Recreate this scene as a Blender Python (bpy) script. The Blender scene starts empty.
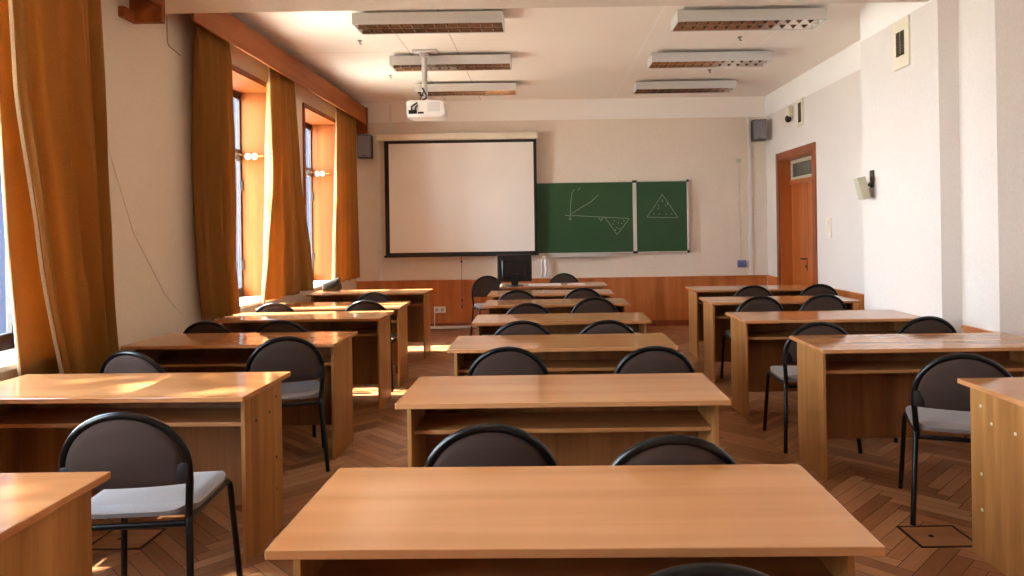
import bpy, bmesh, math, random
from mathutils import Vector, Matrix
random.seed(7)
S = bpy.context.scene
COL = S.collection
PI = math.pi

# ------------------------------------------------------------------ materials
def lin(c):
    return tuple(((v/255)/12.92 if v/255 <= .04045 else ((v/255+.055)/1.055)**2.4) for v in c) + (1,)

class MT:
    """small node-tree helper"""
    def __init__(s, name):
        s.m = bpy.data.materials.new(name); s.m.use_nodes = True
        s.t = s.m.node_tree; s.n = s.t.nodes
        s.b = s.n['Principled BSDF']; s.out = s.n['Material Output']
    def add(s, kind, **kw):
        n = s.n.new(kind)
        for k, v in kw.items(): setattr(n, k, v)
        return n
    def link(s, a, b): s.t.links.new(a, b)
    def coords(s, scale=(1, 1, 1), rnd=True, kind='Object'):
        tc = s.add('ShaderNodeTexCoord')
        mp = s.add('ShaderNodeMapping'); mp.inputs['Scale'].default_value = scale
        s.link(tc.outputs[kind], mp.inputs['Vector'])
        if rnd:
            oi = s.add('ShaderNodeObjectInfo')
            mu = s.add('ShaderNodeVectorMath', operation='SCALE')
            mu.inputs[0].default_value = (37, 23, 51)
            s.link(oi.outputs['Random'], mu.inputs['Scale'])
            s.link(mu.outputs[0], mp.inputs['Location'])
        return mp.outputs['Vector']
    def noise(s, vec, scale, detail=4, rough=.55, dist=0):
        n = s.add('ShaderNodeTexNoise')
        n.inputs['Scale'].default_value = scale; n.inputs['Detail'].default_value = detail
        n.inputs['Roughness'].default_value = rough; n.inputs['Distortion'].default_value = dist
        s.link(vec, n.inputs['Vector']); return n.outputs['Fac']
    def ramp(s, fac, stops):
        r = s.add('ShaderNodeValToRGB'); e = r.color_ramp.elements
        while len(e) < len(stops): e.new(.5)
        for el, (p, c) in zip(e, stops): el.position = p; el.color = c
        s.link(fac, r.inputs['Fac']); return r.outputs['Color']
    def mix(s, fac, a, b, blend='MIX'):
        m = s.add('ShaderNodeMix', data_type='RGBA', blend_type=blend)
        for sock, v in ((m.inputs[0], fac), (m.inputs[6], a), (m.inputs[7], b)):
            if hasattr(v, 'default_value') or hasattr(v, 'is_linked'): s.link(v, sock)
            else: sock.default_value = v
        return m.outputs[2]
    def bump(s, h, strength=.2, dist=.002):
        b = s.add('ShaderNodeBump'); b.inputs['Strength'].default_value = strength
        b.inputs['Distance'].default_value = dist
        s.link(h, b.inputs['Height']); s.link(b.outputs['Normal'], s.b.inputs['Normal'])
    def set(s, rough=.5, metal=0, spec=.5, coat=0):
        s.b.inputs['Roughness'].default_value = rough; s.b.inputs['Metallic'].default_value = metal
        s.b.inputs['Specular IOR Level'].default_value = spec; s.b.inputs['Coat Weight'].default_value = coat

def plain(name, c, rough=.5, metal=0, spec=.5, var=.06, scale=18):
    k = MT(name); k.set(rough, metal, spec)
    n = k.noise(k.coords(), scale, 3)
    a = lin(c); d = tuple(v*(1-var*2) for v in a[:3]) + (1,)
    k.link(k.ramp(n, [(.3, d), (.7, a)]), k.b.inputs['Base Color'])
    return k.m

def wood(name, dark, mid, light, axis='x', rough=.35, spec=.5, bands=12, fine=1.0, coat=0, grain=.8):
    k = MT(name); k.set(rough, 0, spec, coat)
    if coat: k.b.inputs['Coat Roughness'].default_value = .22
    st = {'x': (.35, 6, 6), 'y': (6, .35, 6), 'z': (6, 6, .35)}[axis]
    v = k.coords(st)
    g1 = k.noise(v, 1.6*fine, 3, .5, .6)
    g2 = k.noise(v, 14*fine, 5, .65)
    st2 = {'x': (.05, bands, 1), 'y': (bands, .05, 1), 'z': (bands, bands, .05)}[axis]
    g3 = k.noise(k.coords(st2), 1.0, 0)
    c1 = k.ramp(g1, [(.3, lin(dark)), (.5, lin(mid)), (.72, lin(light))])
    c2 = k.ramp(g2, [(.35, (.86, .84, .82, 1)), (.6, (1, 1, 1, 1))])
    c3 = k.ramp(g3, [(.35, (.88, .86, .84, 1)), (.65, (1.0, 1.0, 1.0, 1))])
    c = k.mix(grain, c1, c2, 'MULTIPLY'); c = k.mix(1, c, c3, 'MULTIPLY')
    k.link(c, k.b.inputs['Base Color'])
    if rough > .32: k.bump(g2, .03, .0005)      # the satin table tops are smooth
    return k.m

def wallpaper(name, base, frieze=None, zf=3.04):
    k = MT(name); k.set(.72, 0, .35)
    v = k.coords((1, 1, 1), False)
    fine = k.noise(k.coords((1, 1, .25), False), 190, 3, .7)
    big = k.noise(v, 1.3, 3)
    a = lin(base)
    c = k.ramp(fine, [(.3, tuple(x*.86 for x in a[:3])+(1,)), (.7, a)])
    c = k.mix(.5, c, k.ramp(big, [(.3, (.93, .92, .91, 1)), (.7, (1, 1, 1, 1))]), 'MULTIPLY')
    if frieze:
        tc = k.add('ShaderNodeTexCoord'); sp = k.add('ShaderNodeSeparateXYZ')
        k.link(tc.outputs['Object'], sp.inputs[0])
        gt = k.add('ShaderNodeMath', operation='GREATER_THAN'); gt.inputs[1].default_value = zf
        k.link(sp.outputs['Z'], gt.inputs[0])
        c = k.mix(gt.outputs[0], c, lin(frieze))
    k.link(c, k.b.inputs['Base Color'])
    k.bump(fine, .25, .002)
    return k.m

def fabric(name, c, rough=.9, trans=0, scale=220, sheen=.2):
    k = MT(name); k.set(rough, 0, .2)
    k.b.inputs['Sheen Weight'].default_value = sheen
    n = k.noise(k.coords((1, 1, 1)), scale, 2)
    a = lin(c)
    col = k.ramp(n, [(.3, tuple(x*.8 for x in a[:3])+(1,)), (.7, a)])
    k.link(col, k.b.inputs['Base Color'])
    k.bump(n, .2, .001)
    if trans:
        tr = k.add('ShaderNodeBsdfTranslucent'); mx = k.add('ShaderNodeMixShader')
        mx.inputs[0].default_value = trans
        k.link(col, tr.inputs['Color'])
        k.link(k.b.outputs[0], mx.inputs[1]); k.link(tr.outputs[0], mx.inputs[2])
        k.link(mx.outputs[0], k.out.inputs['Surface'])
    return k.m

def glass(name):
    k = MT(name)
    t = k.add('ShaderNodeBsdfTransparent'); g = k.add('ShaderNodeBsdfGlossy'); g.inputs['Roughness'].default_value = .02
    t.inputs['Color'].default_value = (.93, .95, .95, 1)
    f = k.add('ShaderNodeFresnel'); f.inputs['IOR'].default_value = 1.45
    mx = k.add('ShaderNodeMixShader')
    ge = k.add('ShaderNodeNewGeometry'); mu = k.add('ShaderNodeMath', operation='SUBTRACT', use_clamp=True)
    k.link(f.outputs[0], mu.inputs[0]); k.link(ge.outputs['Backfacing'], mu.inputs[1])   # reflect on the outer faces only
    k.link(mu.outputs[0], mx.inputs[0]); k.link(t.outputs[0], mx.inputs[1]); k.link(g.outputs[0], mx.inputs[2])
    k.link(mx.outputs[0], k.out.inputs['Surface'])
    return k.m

M = {}
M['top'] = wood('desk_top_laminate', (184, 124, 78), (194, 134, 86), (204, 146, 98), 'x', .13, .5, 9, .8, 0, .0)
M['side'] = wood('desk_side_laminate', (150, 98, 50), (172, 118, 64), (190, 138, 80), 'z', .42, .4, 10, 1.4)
M['modesty'] = wood('desk_panel_laminate_shaded', (128, 82, 44), (148, 97, 54), (162, 112, 66), 'z', .45, .4, 10, 1.2)  # side laminate darkened; the shade under the desks is in this colour
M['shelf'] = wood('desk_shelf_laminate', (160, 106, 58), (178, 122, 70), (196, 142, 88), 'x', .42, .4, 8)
M['orange'] = wood('orange_veneer', (184, 104, 52), (204, 122, 64), (216, 138, 78), 'z', .35, .5, 7, .7)
M['reveal'] = wood('window_reveal_veneer', (118, 58, 18), (132, 68, 23), (146, 80, 30), 'z', .6, .15, 5, .6)
M['valance'] = wood('valance_veneer', (140, 76, 36), (160, 90, 44), (174, 104, 54), 'y', .6, .15, 5, .7)
M['doorwood'] = wood('door_veneer', (168, 86, 34), (190, 102, 44), (204, 120, 56), 'z', .32, .5, 6, .7)
M['doorframe'] = wood('door_frame_wood', (132, 62, 28), (150, 74, 36), (164, 88, 46), 'z', .35, .5, 8, 1)
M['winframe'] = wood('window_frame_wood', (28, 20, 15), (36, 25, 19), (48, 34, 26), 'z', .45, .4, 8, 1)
M['wall'] = wallpaper('wallpaper_woven', (237, 229, 223), (246, 243, 240))
M['wallB'] = wallpaper('wallpaper_woven_warm_light', (243, 229, 212), (248, 243, 236))  # same wallpaper, tinted with the warm bounced light on the back wall
M['wallL'] = wallpaper('wallpaper_woven_dim_light', (236, 217, 192))  # same wallpaper; the window wall's weaker, warmer light is in this tint
M['white'] = plain('white_paint', (236, 232, 226), .6, var=.02, scale=3)
M['beam'] = plain('beam_paint', (226, 214, 200), .7, var=.03, scale=3)
M['black'] = plain('black_enamel', (8, 8, 9), .28, 0, .35, .1)
M['blackplastic'] = plain('black_plastic', (20, 20, 22), .45, 0, .5, .1)
M['seat'] = fabric('grey_seat_vinyl', (136, 124, 119), .4, 0, 260, .25)
M['back'] = fabric('brown_back_fabric', (70, 54, 47), .85, 0, 260, .0)
M['curtain'] = fabric('ochre_curtain_fabric', (178, 122, 56), .75, .28, 160, .15)
M['lining'] = fabric('cream_hem_and_lit_edge', (240, 222, 190), .8, .4, 160, .1)  # real border on the near curtain; painted sunlit edge on the far ones
M['glass'] = glass('window_glass')
M['metal'] = plain('grey_lamp_metal', (206, 204, 202), .4, .0, .5, .02)
M['mirror'] = plain('louvre_metal', (200, 190, 178), .14, 1, .5, .02)
M['tube'] = plain('white_tube', (235, 235, 232), .3, 0, .5, .01)
M['brass'] = plain('brass', (190, 140, 60), .3, 1, .5, .05)
M['porcelain'] = plain('white_porcelain', (245, 243, 240), .2, 0, .5, .01)
M['board'] = plain('green_chalkboard', (46, 84, 50), .55, 0, .4, .06, 2.2)
M['alu'] = plain('board_aluminium', (214, 210, 204), .4, .3, .5, .03)
M['chalk'] = plain('white_chalk', (176, 186, 172), .95, 0, .1, .2, 90)
M['screen'] = plain('screen_fabric', (240, 234, 226), .8, 0, .2, .01, 3)
M['cream'] = plain('cream_plastic', (238, 228, 206), .5, 0, .4, .03)
M['greyspk'] = fabric('grey_speaker_cloth', (146, 142, 152), .9, 0, 300, .1)
M['blue'] = plain('blue_grey_plastic', (118, 124, 178), .5, 0, .4, .05)
M['paper'] = plain('white_paper', (238, 236, 234), .8, 0, .2, .02)
M['darkslot'] = plain('dark_grille', (72, 62, 50), .6, 0, .3, .1)
M['beige'] = plain('beige_plastic', (196, 190, 166), .5, 0, .4, .04)
M['capL'] = plain('light_screw_cap', (206, 190, 160), .35, 0, .5, .03)
M['capD'] = plain('dark_screw_cap', (74, 46, 26), .5, 0, .4, .05)
M['hatchwood'] = wood('hatch_wood', (150, 98, 62), (170, 116, 76), (188, 136, 94), 'x', .4, .45, 6, 1)
M['darkline'] = plain('dark_brass_edge', (34, 26, 22), .5, .2, .4, .1)
M['building'] = plain('dark_sky_blocker', (27, 32, 44), .95, 0, .05, .08, .7)  # near-black so the added building stays dim in the window gaps
M['ground'] = plain('light_bouncing_ground', (206, 192, 168), .95, 0, .1, .1, .6)  # pale tone set to bounce more light up to the ceiling
M['screenglass'] = plain('monitor_panel', (18, 20, 26), .25, 0, .5, .05)

# ceiling with thin board seams
def ceiling_mat():
    k = MT('ceiling_paint'); k.set(.55, 0, .35)
    tc = k.add('ShaderNodeTexCoord'); sp = k.add('ShaderNodeSeparateXYZ'); k.link(tc.outputs['Object'], sp.inputs[0])
    tot = None; pale = None
    def line(ax, pos):
        a = k.add('ShaderNodeMath', operation='SUBTRACT'); a.inputs[1].default_value = pos; k.link(sp.outputs[ax], a.inputs[0])
        b = k.add('ShaderNodeMath', operation='ABSOLUTE'); k.link(a.outputs[0], b.inputs[0])
        c = k.add('ShaderNodeMath', operation='LESS_THAN'); c.inputs[1].default_value = .006; k.link(b.outputs[0], c.inputs[0])
        return c.outputs[0]
    def op(o, p, q):
        d = k.add('ShaderNodeMath', operation=o)
        for sk, v in zip(d.inputs, (p, q)):
            if isinstance(v, float): sk.default_value = v
            else: k.link(v, sk)
        return d.outputs[0]
    # dark open joints on the window side, filled pale joints on the door side
    tot = op('MAXIMUM', op('MAXIMUM', line('X', -.86), line('X', -1.37)), op('MULTIPLY', line('Y', 7.62), op('LESS_THAN', sp.outputs['X'], -.5)))
    pale = op('MAXIMUM', line('X', 1.09), line('X', 2.32))
    n = k.noise(tc.outputs['Object'], .9, 3)
    base = k.ramp(n, [(.3, lin((246, 237, 227))), (.7, lin((250, 242, 233)))])
    base = k.mix(pale, base, lin((255, 252, 248)))
    k.link(k.mix(tot, base, lin((212, 198, 184))), k.b.inputs['Base Color'])
    return k.m
M['ceiling'] = ceiling_mat()

def parquet_mat():
    k = MT('oak_parquet'); k.set(.34, 0, .5)
    at = k.add('ShaderNodeAttribute', attribute_name='plank')
    uv = k.add('ShaderNodeUVMap', uv_map='plank_uv')
    mp = k.add('ShaderNodeMapping'); mp.inputs['Scale'].default_value = (2.5, 40, 1)
    k.link(uv.outputs[0], mp.inputs['Vector'])
    g = k.noise(mp.outputs[0], 2, 5, .6, .3)
    tone = k.ramp(at.outputs['Fac'], [(0, lin((140, 88, 55))), (.5, lin((168, 114, 75))), (1, lin((192, 140, 98)))])
    grain = k.ramp(g, [(.3, (.72, .70, .68, 1)), (.65, (1, 1, 1, 1))])
    c = k.mix(.8, tone, grain, 'MULTIPLY')
    tc = k.add('ShaderNodeTexCoord')
    worn = k.noise(tc.outputs['Object'], 1.1, 4)
    k.link(k.mix(.6, c, k.ramp(worn, [(.35, (.8, .78, .76, 1)), (.65, (1.0, 1.0, 1.0, 1))]), 'MULTIPLY'), k.b.inputs['Base Color'])
    r = k.ramp(worn, [(.3, (.26, .26, .26, 1)), (.7, (.46, .46, .46, 1))])
    k.link(r, k.b.inputs['Roughness'])
    k.bump(g, .12, .001)
    return k.m
M['parquet'] = parquet_mat()

# ------------------------------------------------------------------ mesh helpers
def box(bm, x0, x1, y0, y1, z0, z1, bev=0, seg=2, mat=None):
    vs = [bm.verts.new((x, y, z)) for z in (z0, z1) for y in (y0, y1) for x in (x0, x1)]
    if mat is not None:
        for v in vs: v.co = mat @ v.co
    f = [(0, 2, 3, 1), (4, 5, 7, 6), (0, 1, 5, 4), (2, 6, 7, 3), (0, 4, 6, 2), (1, 3, 7, 5)]
    fs = [bm.faces.new([vs[i] for i in q]) for q in f]
    if bev:
        es = list({e for q in fs for e in q.edges})
        bmesh.ops.bevel(bm, geom=es, offset=bev, segments=seg, affect='EDGES', profile=.5)
    return vs

def tube(bm, pts, r, seg=12, caps=True, rad=None):
    pts = [Vector(p) for p in pts]; n = len(pts); rings = []
    t0 = (pts[1]-pts[0]).normalized()
    up = Vector((0, 0, 1)) if abs(t0.z) < .9 else Vector((0, 1, 0))
    nrm = t0.cross(up).normalized()
    for i, p in enumerate(pts):
        t = (pts[min(i+1, n-1)]-pts[max(i-1, 0)]).normalized()
        nrm = (nrm - t*nrm.dot(t)).normalized(); bi = t.cross(nrm)
        rr = rad[i] if rad else r
        rings.append([bm.verts.new(p + nrm*rr*math.cos(2*PI*k/seg) + bi*rr*math.sin(2*PI*k/seg)) for k in range(seg)])
    for a, b in zip(rings, rings[1:]):
        for k in range(seg): bm.faces.new((a[k], a[(k+1) % seg], b[(k+1) % seg], b[k]))
    if caps:
        bm.faces.new(list(reversed(rings[0]))); bm.faces.new(rings[-1])

def disc(bm, c, axis, r, h, seg=16):
    """short cylinder starting at c, along axis"""
    a = Vector(axis).normalized()
    tube(bm, [Vector(c), Vector(c)+a*h], r, seg)

def ball(bm, c, r, sx=1, sy=1, sz=1):
    g = bmesh.ops.create_uvsphere(bm, u_segments=16, v_segments=10, radius=r)
    for v in g['verts']: v.co = Vector((v.co.x*sx, v.co.y*sy, v.co.z*sz)) + Vector(c)

def prism(bm, poly, plane, a, b):
    """extrude a 2-D polygon; plane 'xz' (extruded y a..b), 'yz' (x), 'xy' (z)"""
    def P(u, v, w):
        return {'xz': (u, w, v), 'yz': (w, u, v), 'xy': (u, v, w)}[plane]
    A = [bm.verts.new(P(u, v, a)) for u, v in poly]; B = [bm.verts.new(P(u, v, b)) for u, v in poly]
    n = len(poly)
    bm.faces.new(A); bm.faces.new(list(reversed(B)))
    for i in range(n): bm.faces.new((A[i], B[i], B[(i+1) % n], A[(i+1) % n]))

def obj(name, bm, mat, parent=None, smooth=False):
    bmesh.ops.recalc_face_normals(bm, faces=bm.faces)
    me = bpy.data.meshes.new(name); bm.to_mesh(me); bm.free()
    me.materials.append(mat)
    if smooth:
        for p in me.polygons: p.use_smooth = True
        me.set_sharp_from_angle(angle=math.radians(40))
    o = bpy.data.objects.new(name, me); COL.objects.link(o)
    if parent: o.parent = parent
    return o

def NB(): return bmesh.new()

def tag(o, label, cat, group=None):
    o['label'] = label; o['category'] = cat
    if group: o['group'] = group
    return o

def empty(name, loc=(0, 0, 0), rz=0):
    o = bpy.data.objects.new(name, None); COL.objects.link(o)
    o.location = loc; o.rotation_euler = (0, 0, rz); o.empty_display_size = .1
    return o

def thing(name, label, cat, loc=(0, 0, 0), rz=0, group=None):
    return tag(empty(name, loc, rz), label, cat, group)

def struct(name, bm, mat, smooth=False, parent=None):
    o = obj(name, bm, mat, parent, smooth)
    if not parent: o['kind'] = 'structure'
    return o

def copy_tree(o, parent=None):
    c = o.copy(); COL.objects.link(c)
    if parent: c.parent = parent
    for ch in list(o.children): copy_tree(ch, c)
    return c

# ------------------------------------------------------------------ room
XL, XR = -2.72, 3.31          # inner faces of the side walls
Y0, Y1 = -1.6, 10.55
ZC = 3.34
XO = -3.10                    # outside of the window wall
WIN = [(.55, 1.93), (2.82, 4.20), (6.01, 7.39), (8.28, 9.66)]
ZS, ZH = .80, 2.90

# herringbone parquet floor, one mesh
bm = NB()
colr = bm.loops.layers.float_color.new('plank'); uvl = bm.loops.layers.uv.new('plank_uv')
w, n = .072, 6
ang = math.radians(45); ca, sa = math.cos(ang), math.sin(ang)
def plank(x, y, lx, ly, horiz):
    g = .02
    cx_, cy_ = (x+lx/2)*w, (y+ly/2)*w
    wx, wy = cx_*ca-cy_*sa + .3, cx_*sa+cy_*ca + 4.5
    if not (XL-.4 < wx < XR+.4 and Y0-.4 < wy < Y1+.4): return
    t = random.random()
    q = [(x+g, y+g), (x+lx-g, y+g), (x+lx-g, y+ly-g), (x+g, y+ly-g)]
    vs = []
    for (a, b) in q:
        a *= w; b *= w
        vs.append(bm.verts.new((a*ca-b*sa+.3, a*sa+b*ca+4.5, 0)))
    f = bm.faces.new(vs)
    uv = [(0, 0), (1, 0), (1, 1), (0, 1)] if horiz else [(0, 0), (0, 1), (1, 1), (1, 0)]
    off = random.random()*20
    for l, (a, b) in zip(f.loops, uv):
        l[colr] = (t, t, t, 1); l[uvl].uv = (a*.43+off, b*.07+off)
for k in range(-150, 151):
    for m in range(-14, 15):
        plank(k+2*n*m, k, n, 1, True)
        plank(k+n+2*n*m, k-n+1, 1, n, False)
for co, no in (((XL, 0, 0), (-1, 0, 0)), ((XR+.25, 0, 0), (1, 0, 0)), ((0, Y0, 0), (0, -1, 0)), ((0, Y1, 0), (0, 1, 0))):
    bmesh.ops.bisect_plane(bm, geom=bm.verts[:]+bm.edges[:]+bm.faces[:], plane_co=co, plane_no=no, clear_outer=True)
for f in bm.faces:
    if f.normal.z < 0: f.normal_flip()
floor = struct('floor', bm, M['parquet'])
bm2 = bmesh.new(); box(bm2, XL-.5, XR+.4, Y0-.2, Y1+.2, -.12, -.0015)
struct('floor', bm2, M['darkline'])

bm = NB(); box(bm, XL-.5, XR+.4, Y0-.2, Y1+.2, ZC, ZC+.12); struct('ceiling', bm, M['ceiling'])
bm = NB(); box(bm, XL-.5, XR+.4, Y1, Y1+.2, 0, ZC); struct('wall_back', bm, M['wallB'])
bm = NB(); box(bm, XL-.5, XR+.4, Y0-.2, Y0, 0, ZC); struct('wall_front', bm, M['wall'])
# window wall
bm = NB()
ys = [Y0] + [v for ab in WIN for v in ab] + [Y1]
for i in range(0, len(ys), 2): box(bm, XO, XL, ys[i], ys[i+1], 0, ZC)
for a, b in WIN:
    box(bm, XO, XL, a, b, 0, ZS-.03); box(bm, XO, XL, a, b, ZH, ZC)
struct('wall_left', bm, M['wallL'])
# right wall with the stepped pier and the door opening
DY0, DY1, DZ = 8.72, 9.99, 2.36
bm = NB()
box(bm, XR, XR+.3, Y0, DY0, 0, ZC); box(bm, XR, XR+.3, DY1, Y1, 0, ZC); box(bm, XR, XR+.3, DY0, DY1, DZ, ZC)
struct('wall_right', bm, M['wall'])
bm = NB()
prism(bm, [(XR, 4.68), (2.97, 4.68), (2.97, 5.10), (2.83, 5.10), (2.83, 6.33), (XR, 6.33)], 'xy', 0, ZC)
struct('wall_right_pier', bm, M['wall'])['kind'] = 'structure'
# cross beam
bm = NB(); box(bm, XL, 3.31, 4.62, 5.24, 3.05, ZC, .004); struct('trim_1', bm, M['beam'])

# wainscot : boards with grooves and a cap rail
def wainscot(name, p0, p1, nrm, step=.62, z=.70):
    """boards along p0-p1, standing proud of the wall along nrm"""
    p0 = Vector(p0); p1 = Vector(p1); d = p1-p0; L = d.length; d.normalize(); nv = Vector(nrm)
    mat = Matrix(((d.x, nv.x, 0, p0.x), (d.y, nv.y, 0, p0.y), (0, 0, 1, 0), (0, 0, 0, 1)))
    bm = NB(); k = max(1, round(L/step)); s = L/k
    box(bm, 0, L, .001, .008, 0, z, 0, 1, mat)
    for i in range(k): box(bm, i*s+.003, (i+1)*s-.003, .001, .016, .09, z-.004, .002, 1, mat)
    box(bm, 0, L, .001, .03, z-.004, z+.022, .004, 2, mat)
    struct(name, bm, M['orange'])
wainscot('trim_2', (XL+.001, Y1, 0), (XR-.017, Y1, 0), (0, -1, 0))
wainscot('trim_3', (XR, DY1+.10, 0), (XR, Y1-.032, 0), (-1, 0, 0))
wainscot('trim_4', (XR, 6.36, 0), (XR, DY0-.10, 0), (-1, 0, 0))
wainscot('trim_5', (2.97, 4.69, 0), (2.97, 5.07, 0), (-1, 0, 0))
wainscot('trim_6', (XR, -1.5, 0), (XR, 4.64, 0), (-1, 0, 0))
bm = NB(); box(bm, XL+.01, XR-.02, Y1-.034, Y1-.0165, 0, .085, .003); struct('baseboard_back', bm, M['doorframe'])

# ------------------------------------------------------------------ windows
def make_window(i, y0, y1):
    r = empty('window_%d' % i, (0, 0, 0)); r['kind'] = 'structure'
    bm = NB()      # reveal lining
    t = .018
    box(bm, -3.06, XL+.02, y0, y0+t, ZS, ZH, .002); box(bm, -3.06, XL+.02, y1-t, y1, ZS, ZH, .002)
    box(bm, -3.06, XL+.02, y0+t, y1-t, ZH-t, ZH, .002)
    obj('reveal', bm, M['reveal'], r)
    bm = NB()      # edge moulding on the room side
    e = .035
    box(bm, XL+.001, XL+.022, y0-e, y0, ZS, ZH+e, .003); box(bm, XL+.001, XL+.022, y1, y1+e, ZS, ZH+e, .003)
    box(bm, XL+.001, XL+.022, y0, y1, ZH, ZH+e, .003)
    obj('moulding', bm, M['doorframe'], r)
    bm = NB(); box(bm, -3.098, XL+.035, y0+.001, y1-.001, ZS-.03, ZS, .005); obj('sill', bm, M['white'], r)
    bm = NB()
    x0, x1 = -3.099, -3.06; a, b = y0+.002, y1-.002; ym = (a+b)/2; zt = 2.24
    box(bm, x0, x1, a, a+.042, ZS, ZH, .004); box(bm, x0, x1, b-.042, b, ZS, ZH, .004)
    box(bm, x0, x1, a+.042, b-.042, ZH-.09, ZH, .004); box(bm, x0, x1, a+.042, b-.042, ZS, ZS+.09, .004)
    box(bm, x0, x1+.02, a+.042, b-.042, zt-.055, zt+.055, .006)
    box(bm, x0, x1+.012, ym-.06, ym+.06, ZS+.09, zt-.055, .005); box(bm, x0, x1+.012, ym-.04, ym+.04, zt+.055, ZH-.09, .005)
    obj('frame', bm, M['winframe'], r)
    for (pa, pb, za, zb) in ((a+.042, ym-.06, ZS+.09, zt-.055), (ym+.06, b-.042, ZS+.09, zt-.055),
                             (a+.042, ym-.04, zt+.055, ZH-.09), (ym+.04, b-.042, zt+.055, ZH-.09)):
        bm = NB(); box(bm, -3.087, -3.083, pa, pb, za, zb); obj('pane', bm, M['glass'], r)
    bm = NB(); disc(bm, (-3.048, ym+.02, 1.55), (1, 0, 0), .014, .03); tube(bm, [(-3.02, ym+.02, 1.55), (-3.015, ym+.02, 1.43)], .009)
    obj('handle', bm, M['brass'], r, True)
    for z in (1.12, 1.93):
        bm = NB(); tube(bm, [(-3.05, b-.03, z-.05), (-3.05, b-.03, z+.05)], .010); obj('hinge', bm, M['winframe'], r, True)
    # brass rod with two porcelain balls fixed to the far reveal
    bm = NB(); yy = b-.06
    tube(bm, [(-3.05, yy-.10, 2.25), (-3.03, yy-.02, 2.24), (-3.0, yy, 2.225), (-2.82, yy, 2.225)], .006, 8)
    tube(bm, [(-2.83, yy, 2.225), (-2.83, y1-.018, 2.225)], .006, 8)
    rod = obj('rod', bm, M['brass'], r, True)
    for x in (-2.975, -2.905):
        bm = NB(); ball(bm, (x, yy, 2.225), .032, .95, 1, 1.05); obj('ball', bm, M['porcelain'], rod, True)
    return r
for i, (a, b) in enumerate(WIN): make_window(i+1, a, b)

# ------------------------------------------------------------------ door
d = empty('door_1', (0, 0, 0)); d['kind'] = 'structure'
bm = NB(); t = .10
box(bm, XR-.022, XR+.02, DY0-t+.02, DY0+.02, 0, DZ+t-.02, .004); box(bm, XR-.022, XR+.02, DY1-.02, DY1+t-.02, 0, DZ+t-.02, .004)
box(bm, XR-.022, XR+.02, DY0+.02, DY1-.02, DZ-.02, DZ+t-.02, .004)
obj('casing', bm, M['doorframe'], d)
bm = NB()
box(bm, XR+.001, XR+.26, DY0+.001, DY0+.03, 0, DZ, .002); box(bm, XR+.001, XR+.26, DY1-.03, DY1-.001, 0, DZ, .002)
box(bm, XR+.001, XR+.26, DY0+.03, DY1-.03, DZ-.03, DZ-.001, .002); box(bm, XR+.13, XR+.22, DY0+.03, DY1-.03, 2.0, 2.06, .003)
obj('jamb', bm, M['doorwood'], d)
bm = NB()
for (a, b, c, e) in ((DY0+.03, DY1-.03, 2.06, 2.10), (DY0+.03, DY1-.03, 2.285, 2.33), (DY0+.03, DY0+.07, 2.10, 2.285), (DY1-.07, DY1-.03, 2.10, 2.285)):
    box(bm, XR+.15, XR+.19, a, b, c, e, .003)
fr = obj('transom_frame', bm, M['beige'], d)
bm = NB(); box(bm, XR+.168, XR+.174, DY0+.07, DY1-.07, 2.10, 2.285)
obj('transom_pane', bm, plain('transom_glass', (104, 112, 98), .15, 0, .6, .2, 4), fr)
ymid = (DY0+DY1)/2
for (a, b) in ((DY0+.032, ymid-.002), (ymid+.002, DY1-.032)):
    bm = NB(); box(bm, XR+.155, XR+.195, a, b, .008, 1.998, .003)
    leaf = obj('leaf', bm, M['doorwood'], d)
    if a > ymid:
        bm = NB(); box(bm, XR+.149, XR+.156, a+.035, a+.042, .84, 1.02, .003)
        tube(bm, [(XR+.15, a+.06, 1.0), (XR+.10, a+.06, 1.0), (XR+.095, a+.07, 1.0), (XR+.095, a+.11, .998)], .009, 10)
        disc(bm, (XR+.15, a+.06, .9), (-1, 0, 0), .014, .012)
        obj('handle', bm, M['blackplastic'], leaf, True)

# ------------------------------------------------------------------ curtain valances and curtains
def valance(label, y0, y1, near, far):
    v = thing('curtain_valance', label, 'curtain valance', (XL, y0, 0))
    L = y1-y0
    bm = NB(); box(bm, .19, .215, 0, L, 3.0, 3.235, .004); obj('front_board', bm, M['valance'], v)
    bm = NB(); box(bm, .001, .19, .0, L, 3.195, 3.225, .003); obj('top_board', bm, M['valance'], v)
    if near:
        bm = NB(); box(bm, .001, .19, 0, .03, 2.98, 3.195, .003); obj('end_board', bm, M['valance'], v)
        # the end passes under the ceiling beam : short return with a cleat along the wall
        bm = NB(); box(bm, .001, .215, L+.19, L+.24, 2.86, 3.045, .003); box(bm, .19, .215, L-.01, L+.19, 2.97, 3.045, .003)
        obj('return_board', bm, M['valance'], v)
        bm = NB(); box(bm, .001, .04, L+.06, L+.188, 2.86, 2.93, .003); obj('wall_cleat', bm, M['valance'], v)
    if far:
        bm = NB(); prism(bm, [(.001, 3.195), (.001, 2.95), (.05, 2.86), (.235, 2.86), (.235, 3.235), (.216, 3.236), (.216, 2.99), (.188, 2.99), (.188, 3.194)], 'xz', L-.045, L-.002)
        obj('end_board', bm, M['valance'], v)
        bm = NB(); box(bm, .001, .03, L-.32, L-.046, 2.86, 2.97, .003); obj('wall_cleat', bm, M['valance'], v)
    bm = NB(); tube(bm, [(.1, .04, 3.12), (.1, L-.06, 3.12)], .012, 10); obj('rail', bm, M['metal'], v, True)
    return v
valance('long brown wooden valance running over the two far windows up to the blackboard wall', 5.245, 10.42, False, True)
valance('brown wooden valance end at the top left, in front of the ceiling beam', .0, 4.60, True, False)

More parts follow.
